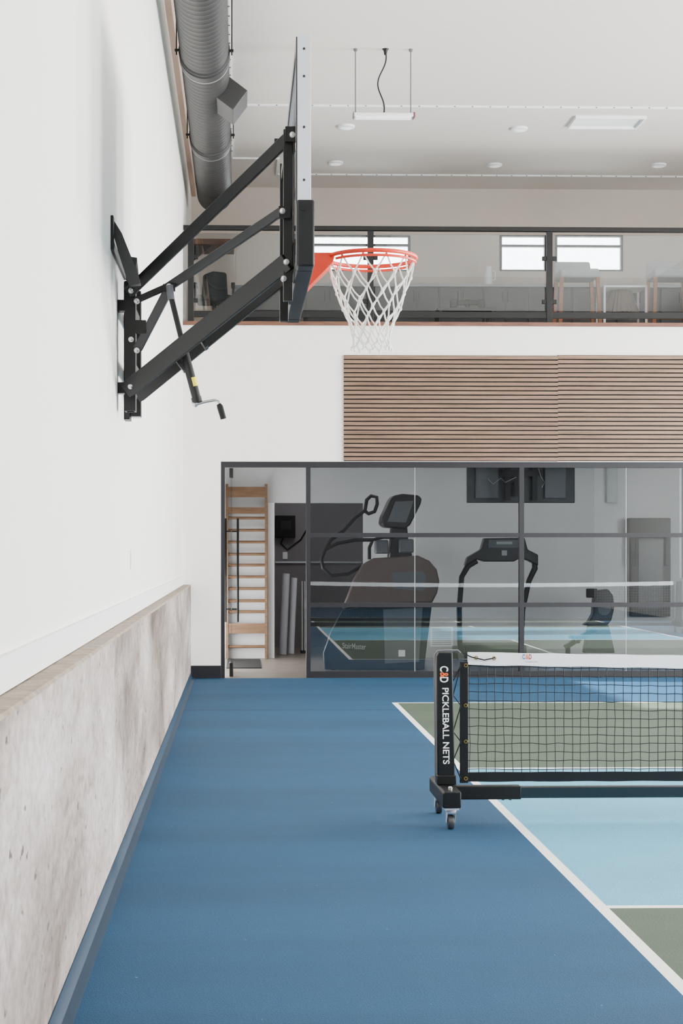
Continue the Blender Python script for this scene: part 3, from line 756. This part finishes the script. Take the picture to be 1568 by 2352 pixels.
MB().pbox(862,1240,892,1272,19.72,19.9).pbox(916,1238,950,1270,19.72,19.9).each('cup_holder', M['mgrey'], sc0, bev=.02)
for yy in (19.66, 20.28):
    MB().tube([at(a2,b2,yy) for a2,b2 in ((848,1285),(848,1258),(856,1240),(880,1234),(905,1234))], .022, 10).build('console_rail', M['black'], sc0)
    MB().tube([at(a2,b2,yy) for a2,b2 in ((830,1300),(800,1318),(762,1322),(742,1305),(738,1285),(748,1262),(775,1248),(815,1240),(856,1240))], .024, 10).build('handrail', M['black'], sc0)
MB().tube([at(a2,b2,19.75) for a2,b2 in ((745,1268),(760,1240),(790,1218),(815,1190),(838,1172),(842,1148),(852,1139),(865,1142),(866,1158),(860,1175),(846,1180),(838,1174)) ], .024, 10).build('grip_loop', M['black'], sc0)
o = at(786,1489,19.598); e = at(840,1489,19.598)
text('StairMaster', 'lettering', M['txtg'], sc0, (o.x, 19.598, o.z), (1,0,-.06), (0,0,1), .07, e.x-o.x, .01)
MB().pbox(915,1493,930,1508,19.584,19.5915).build('sticker', M['txtw'], sc0)
# treadmill
tm = thing('treadmill', (at(1140,1520,20.4).x, 20.6, 0), 'black treadmill with wide console, right of the stair climber', 'treadmill')
for pts in (((1056,1500),(1054,1400),(1060,1325),(1074,1300),(1095,1288)), ((1196,1500),(1200,1400),(1214,1335),(1228,1305),(1226,1285),(1214,1275))):
    MB().tube([at(a2,b2,20.3) for a2,b2 in pts], [.035,.035,.035,.04,.035] + ([.03] if len(pts) > 5 else []), 12).build('upright', M['black'], tm)
tc_ = MB().ppoly([(1068,1300),(1074,1280),(1105,1262),(1112,1236),(1205,1235),(1212,1262),(1236,1274),(1236,1300),(1214,1288),(1195,1282),(1180,1290),(1112,1290),(1095,1284)], 20.24, 20.42).build('console', M['dkgrey'], tm, bev=.015)
MB().pbox(1122,1240,1196,1258,20.234,20.24).build('console_screen', M['mgrey'], tc_)
MB().pbox(1140,1244,1176,1250,20.228,20.2335).pbox(1152,1264,1164,1276,20.232,20.24).each('console_badge', M['lgrey'], tc_)
a_ = at(1062,1480,20.3); b_ = at(1205,1530,20.3)
MB().box(a_.x, b_.x, 20.15, 20.75, .05, a_.z).build('motor_cover', M['dkgrey'], tm, bev=.03)
MB().box(a_.x+.04, b_.x-.04, 20.75, 21.6, .1, .18).build('deck', M['black'], tm, bev=.01)
for x in (a_.x+.06, b_.x-.06): MB().box(x-.04, x+.04, 20.2, 20.3, .001, .05).box(x-.04, x+.04, 21.4, 21.5, .001, .1).each('foot', M['rubber'], tm)
# rowing machine
rw = thing('rowing_machine', (at(1385,1500,20.8).x, 20.8, 0), 'black rowing machine with round flywheel before the wall trainer', 'rowing machine')
c_ = at(1384,1398,20.8)
MB().ppoly([(1372,1356),(1396,1353),(1408,1368),(1411,1395),(1404,1425),(1392,1440),(1340,1436),(1352,1428),(1362,1410),(1364,1376)], 20.72, 20.88).build('flywheel_cage', M['dkgrey'], rw, bev=.015)
MB().lathe((c_.x, 20.71, c_.z), [(.02,0),(.085,0),(.085,.008),(.02,.009)], 32, 'Y').build('flywheel_vent', M['mgrey'], rw)
MB().pbox(1347,1352,1372,1373,20.68,20.74).build('monitor', M['black'], rw, bev=.01)
MB().bar(at(1362,1368,20.72), at(1378,1380,20.76), .03, .03).build('monitor_arm', M['black'], rw)
e0_ = at(1300,1482,20.5)
MB().bar((c_.x, 20.8, c_.z-.2), (e0_.x-.02, 20.4, .24), .06, .08).build('rail', M['dkgrey'], rw)
MB().ppoly([(1352,1434),(1398,1436),(1412,1500),(1340,1500)], 20.74, 20.86).build('front_leg', M['dkgrey'], rw, bev=.01)
MB().bar((e0_.x, 20.4, .24), (e0_.x, 20.4, .05), .05, .06).build('leg', M['black'], rw)
MB().box(c_.x-.3, c_.x+.22, 20.75, 20.85, .001, .055).box(e0_.x-.1, e0_.x+.2, 20.36, 20.44, .001, .05).each('foot', M['black'], rw)
MB().box(e0_.x+.04, e0_.x+.24, 20.32, 20.56, .34, .38).bar((e0_.x+.14, 20.45, .28), (e0_.x+.14, 20.45, .35), .06, .06).build('seat', M['rubber'], rw, bev=.012)
# wall trainer
wt = thing('wall_trainer', (at(1490,1418,21.7).x, YG, at(1490,1418,21.7).z), 'tall black wall mounted training unit with glossy screen', 'wall trainer')
MB().pbox(1448,1234,1540,1416,21.7,YG-.001).build('body', M['black'], wt, bev=.01)
MB().pbox(1466,1240,1522,1400,21.69,21.70).build('screen', M['screen'], wt)
MB().pbox(1444,1190,1540,1228,21.62,YG-.001).build('top_shelf', M['black'], wt, bev=.01)
MB().pbox(1448,1228,1460,1300,21.66,21.7).pbox(1528,1228,1540,1300,21.66,21.7).each('side_arm', M['black'], wt, bev=.01)
# television seen from behind
tv = thing('television', (at(1196,1155,18.85).x, 18.9, at(1196,1155,18.85).z), 'large television hung behind the partition, seen from its back', 'television')
a_ = at(1072,1155,18.85); b_ = at(1320,1155,18.85)
MB().box(a_.x, b_.x, 18.85, 18.9, a_.z, a_.z+.76).build('casing', M['grey'], tv, bev=.01)
MB().pbox(1092,1050,1145,1145,18.82,18.849).pbox(1250,1050,1300,1145,18.82,18.849).each('rear_hump', M['mgrey'], tv, bev=.01)
MB().pbox(1160,1030,1172,1150,18.79,18.849).pbox(1222,1030,1234,1150,18.79,18.849).pbox(1150,1080,1244,1094,18.77,18.79).pbox(1182,1080,1192,1140,18.765,18.789).build('mount_bracket', M['black'], tv)
MB().box(a_.x+.62, a_.x+.68, 18.80, 18.845, a_.z+.6, 2.95).build('ceiling_pole', M['black'], tv)
MB().tube([at(a2,b2,18.76) for a2,b2 in ((1120,1100),(1132,1112),(1150,1098),(1160,1108),(1185,1096))], .004, 6).tube([at(a2,b2,18.76) for a2,b2 in ((1236,1076),(1242,1095),(1250,1108),(1244,1120))], .004, 6).each('cable', M['lgrey'], tv)
# speaker, vent
t = thing('wall_speaker', (at(1405,1155,21.7).x, YG, at(1405,1155,21.7).z), 'grey slim speaker high on the gym wall', 'speaker')
MB().pbox(1394,1060,1418,1155,21.74,YG-.001).build('case', M['lgrey'], t, bev=.01); MB().pbox(1397,1066,1415,1150,21.735,21.74).build('grille', M['lgrey'], t)
t = thing('air_vent', (at(1014,1485,YG).x, YG, at(1014,1485,YG).z), 'white louvred air vent low on the gym wall', 'vent')
MB().pbox(988,1440,1040,1485,YG-.012,YG-.001).build('frame', M['trimw'], t)
sl = MB()
for i in range(9): sl.pbox(992,1444+i*4.4,1036,1446+i*4.4,YG-.018,YG-.012)
sl.build('slats', M['lgrey'], t)

# ================================================================ LOFT FURNITURE
cy0, cy1 = 21.05, YL-.002
cz = at(1000,652,cy0).z
x = at(700,700,cy0).x; i = 0
names = ['first','second','third','fourth','fifth','sixth','seventh','eighth','ninth']
while x < at(1600,700,cy0).x and i < 9:
    w = .6; t = thing('base_cabinet', (x+w/2, (cy0+cy1)/2, ZL), 'dark grey base cabinet under the loft counter, %s from the left' % names[i], 'cabinet', 'grey base cabinets in the loft')
    MB().box(x+.002, x+w-.002, cy0+.02, cy1, ZL+.001, cz-.04).build('body', M['grey'], t)
    for k, (a2, b2) in enumerate(((.02,w/2-.004),(w/2+.004,w-.02))):
        d = MB().box(x+a2, x+b2, cy0, cy0+.019, ZL+.1, cz-.06).build('door', M['grey'], t)
        hx = x+b2-.03 if k == 0 else x+a2+.03
        MB().box(hx-.006, hx+.006, cy0-.02, cy0-.001, cz-.24, cz-.1).build('handle', M['black'], d)
    x += w; i += 1
tag(MB().box(at(700,0,cy0).x-.02, x+.02, cy0-.02, cy1, cz-.039, cz).build('countertop', M['lgrey'], bev=.004), 'pale countertop running along the loft back wall', 'countertop')
c_ = at(1120, 640, 21.25); t = thing('pitcher', (c_.x, 21.25, cz), 'white pitcher on the loft counter between the windows', 'pitcher')
MB().lathe((c_.x, 21.25, cz+.001), [(.05,0),(.06,.02),(.058,.14),(.045,.22),(.05,.27)], 20).build('body', M['trimw'], t)
MB().tube([(c_.x+.055,21.25,cz+.22),(c_.x+.1,21.25,cz+.2),(c_.x+.1,21.25,cz+.1),(c_.x+.058,21.25,cz+.08)], .008, 8).build('handle', M['trimw'], t)
def stool(px, label):
    Y = 19.3; c = at(px, 640, Y); zs2 = at(px, 628, Y).z
    t = thing('bar_stool', (c.x, Y, ZL), label, 'stool', 'bar stools behind the railing')
    X = c.x
    MB().box(X-.24, X+.24, Y-.2, Y+.22, zs2-.08, zs2+.03).build('seat', M['lgrey'], t, bev=.025)
    MB().prism([(X-.24, Y+.21, zs2-.02), (X+.24, Y+.21, zs2-.02), (X+.22, Y+.24, zs2+.19), (X-.22, Y+.24, zs2+.19)], (0,.05,0)).build('backrest', M['lgrey'], t, bev=.02)
    for sx in (-1,1):
        for sy in (-1,1):
            MB().bar((X+sx*.25, Y+sy*.2, ZL+.001), (X+sx*.22, Y+sy*.17, zs2-.07), .042, .042).build('leg', M['stoolw'], t)
    MB().bar((X-.24, Y-.19, ZL+.22), (X+.24, Y-.19, ZL+.22), .025, .02, ref=(0,0,1)).bar((X-.24, Y+.19, ZL+.22), (X+.24, Y+.19, ZL+.22), .025, .02, ref=(0,0,1)).each('footrest', M['stoolw'], t)
stool(1324, 'pale grey bar stool with wooden legs beside the railing post')
stool(1537, 'pale grey bar stool with wooden legs at the right edge of the loft')
Y = 19.3; a_ = at(1386,655,Y); b_ = at(1486,735,Y)
t = thing('side_table', ((a_.x+b_.x)/2, Y+.2, ZL), 'white open framed side table between the two bar stools', 'table')
for xx_ in (a_.x, b_.x-.025):
    for yy in (Y, Y+.4): MB().box(xx_, xx_+.025, yy, yy+.025, ZL+.001, a_.z-.025).build('leg', M['trimw'], t)
MB().box(a_.x, b_.x, Y, Y+.425, a_.z-.025, a_.z).build('tabletop', M['trimw'], t, bev=.003)
MB().box(a_.x+.025, b_.x-.025, Y, Y+.425, ZL+.24, ZL+.26).build('shelf', M['trimw'], t)
c_ = ((a_.x+b_.x)/2, Y+.22); pl = MB(); seg = 48; v = []
for (r0, h0) in ((.22, ZL+.285),(.13, a_.z-.04)):
    for k in range(seg):
        rr_ = r0*(1+(.05 if k%2 else -.05)); v.append((c_[0]+rr_*math.cos(2*math.pi*k/seg), c_[1]+rr_*.8*math.sin(2*math.pi*k/seg), h0))
pl.add(v, [(k, (k+1)%seg, seg+(k+1)%seg, seg+k) for k in range(seg)] + [tuple(range(seg))[::-1], tuple(range(seg, 2*seg))])
t = thing('table_lamp', (c_[0], c_[1], ZL+.261), 'brown pleated lamp standing on the shelf of the white side table', 'lamp')
pl.build('lamp_shade', M['pleat'], t)
MB().lathe((c_[0], c_[1], ZL+.2605), [(.1,0),(.1,.012),(.02,.018),(.02,.024)], 20).build('base', M['black'], t)
Y = 19.9; a_ = at(1005,706,Y); b_ = at(1140,706,Y)
t = thing('coffee_table', ((a_.x+b_.x)/2, Y+.25, ZL), 'low dark table behind the middle railing panel', 'table')
MB().box(a_.x, b_.x, Y, Y+.5, a_.z-.04, a_.z).build('tabletop', M['dkgrey'], t, bev=.004)
for xx_ in (a_.x+.02, b_.x-.06):
    for yy in (Y+.02, Y+.44): MB().box(xx_, xx_+.04, yy, yy+.04, ZL+.001, a_.z-.04).build('leg', M['dkgrey'], t)
zt_ = a_.z+.001; Y2 = Y+.2
t = thing('tabletop_device', (at(1073,705,Y2).x, Y2, zt_), 'black tabletop device with two side grips on the low dark table', 'device')
xm = at(1073,690,Y2).x
MB().lathe((xm, Y2, zt_), [(.09,0),(.09,.012),(.03,.02),(.025,.13)], 20).build('base', M['black'], t)
MB().box(xm-.2, xm+.2, Y2-.03, Y2+.03, zt_+.06, zt_+.12).build('crossbar', M['black'], t, bev=.01)
for s in (-1, 1): MB().box(xm+s*.13, xm+s*.22, Y2-.05, Y2+.05, zt_+.02, zt_+.13).build('grip', M['black'], t, bev=.015)
# swivel chair
Y = 19.6; c_ = at(492, 690, Y); zs3 = c_.z+.03
t = thing('office_chair', (c_.x, Y, ZL), 'dark green swivel chair at the left end of the loft railing', 'chair')
MB().box(c_.x-.22, c_.x+.22, Y-.22, Y+.22, zs3-.07, zs3+.01).build('seat', M['chairg'], t, bev=.03)
MB().prism([(c_.x-.16, Y+.2, zs3+.03), (c_.x+.17, Y+.2, zs3+.03), (c_.x+.15, Y+.27, zs3+.37), (c_.x-.02, Y+.28, zs3+.39), (c_.x-.15, Y+.27, zs3+.34)], (0,.06,0)).build('backrest', M['chairg'], t, bev=.03)
MB().bar((c_.x, Y+.21, zs3-.05), (c_.x, Y+.23, zs3+.1), .05, .03).build('back_bracket', M['black'], t)
for s in (-1, 1):
    MB().box(c_.x+s*.26, c_.x+s*.21, Y-.15, Y+.12, zs3+.14, zs3+.17).bar((c_.x+s*.235, Y, zs3-.05), (c_.x+s*.235, Y, zs3+.15), .03, .03).build('armrest', M['black'], t)
MB().cyl((c_.x, Y, ZL+.08), (c_.x, Y, zs3-.07), .025).build('gas_lift', M['black'], t)
for k in range(5):
    a2 = 2*math.pi*k/5+.3; e_ = (c_.x+.28*math.cos(a2), Y+.28*math.sin(a2))
    b3 = MB().bar((c_.x, Y, ZL+.09), (e_[0], e_[1], ZL+.065), .04, .03, ref=(0,0,1)).build('base_arm', M['black'], t)
    MB().lathe((e_[0], e_[1], ZL+.027), [(.02,-.012),(.026,-.008),(.026,.008),(.02,.012)], 14, 'X').build('caster', M['rubber'], b3)
a_ = at(445,548,20.5); b_ = at(537,570,20.5)
t = thing('wall_shelf', (XW, 20.8, b_.z), 'brown wooden shelf on the loft wall above the swivel chair', 'shelf')
MB().box(XW+.001, b_.x, 20.5, 21.2, b_.z+.05, a_.z).build('board', M['walnut'], t, bev=.003)
MB().prism([(XW+.001,20.6,b_.z+.05),(XW+.3,20.6,b_.z+.05),(XW+.001,20.6,b_.z-.2)], (0,.03,0)).build('bracket', M['black'], t)
a_ = at(535,655,20.4); b_ = at(660,735,20.4)
t = thing('desk', ((a_.x+b_.x)/2, 20.7, ZL), 'grey desk behind the left railing panel', 'desk')
MB().box(a_.x, b_.x, 20.4, 21.0, a_.z-.04, a_.z).build('desktop', M['grey'], t, bev=.003)
MB().box(a_.x+.06, b_.x-.06, 20.94, 20.96, ZL+.2, a_.z-.04).build('modesty_panel', M['grey'], t)
for xx_ in (a_.x+.02, b_.x-.06):
    for yy in (20.42, 20.94): MB().box(xx_, xx_+.04, yy, yy+.04, ZL+.001, a_.z-.04).build('leg', M['black'], t)

# ================================================================ LIGHT
def area(name, loc, rot, sx, sy, w, col=(1,1,1)):
    l = bpy.data.lights.new(name, 'AREA'); l.shape = 'RECTANGLE'; l.size = sx; l.size_y = sy; l.energy = w; l.color = col
    o = bpy.data.objects.new(name, l); COL.objects.link(o); o.location = loc; o.rotation_euler = rot; return o
R = math.radians
for h in rh: area('window_light', (XR-.02, (h[0]+h[1])/2, 2.0), (0, R(90), 0), 1.8, h[1]-h[0]-1.8, 800, (1,.975,.94))
area('ceiling_fill', (4.5, 2.0, 6.3), (R(25),0,0), 6, 8, 460, (1,.98,.95))  # added soft fill tilted towards the back wall, not a real fixture
area('ceiling_fill', (4.8, 11.5, 6.3), (0,0,0), 5, 4, 50, (1,.98,.95))  # weaker added fill straight above the court, no fixture there
area('loft_lamp', (4.0, 20.2, 6.4), (0,0,0), 7, 1.5, 8, (1,.88,.78))
area('gym_fill', (3.2, 20.6, 2.9), (0,0,0), 6, 1.4, 32, (1,.97,.95))  # added fill to light the gym room, no fitting there
area('store_fill', (1.1, 23.0, 2.9), (0,0,0), 1, 1, 12)  # added fill that lifts the storeroom wall, no known lamp
sl_ = bpy.data.lights.new('sun', 'SUN'); sl_.energy = 28; sl_.angle = R(1); sl_.color = (1,.96,.9)
so = bpy.data.objects.new('sun', sl_); COL.objects.link(so)
so.rotation_euler = Vector((-.8, .1, -.6)).to_track_quat('-Z', 'Y').to_euler()
w = bpy.data.worlds.new('world'); S.world = w; w.use_nodes = True
w.node_tree.nodes['Background'].inputs[0].default_value = (.97,.99,1,1); w.node_tree.nodes['Background'].inputs[1].default_value = 16
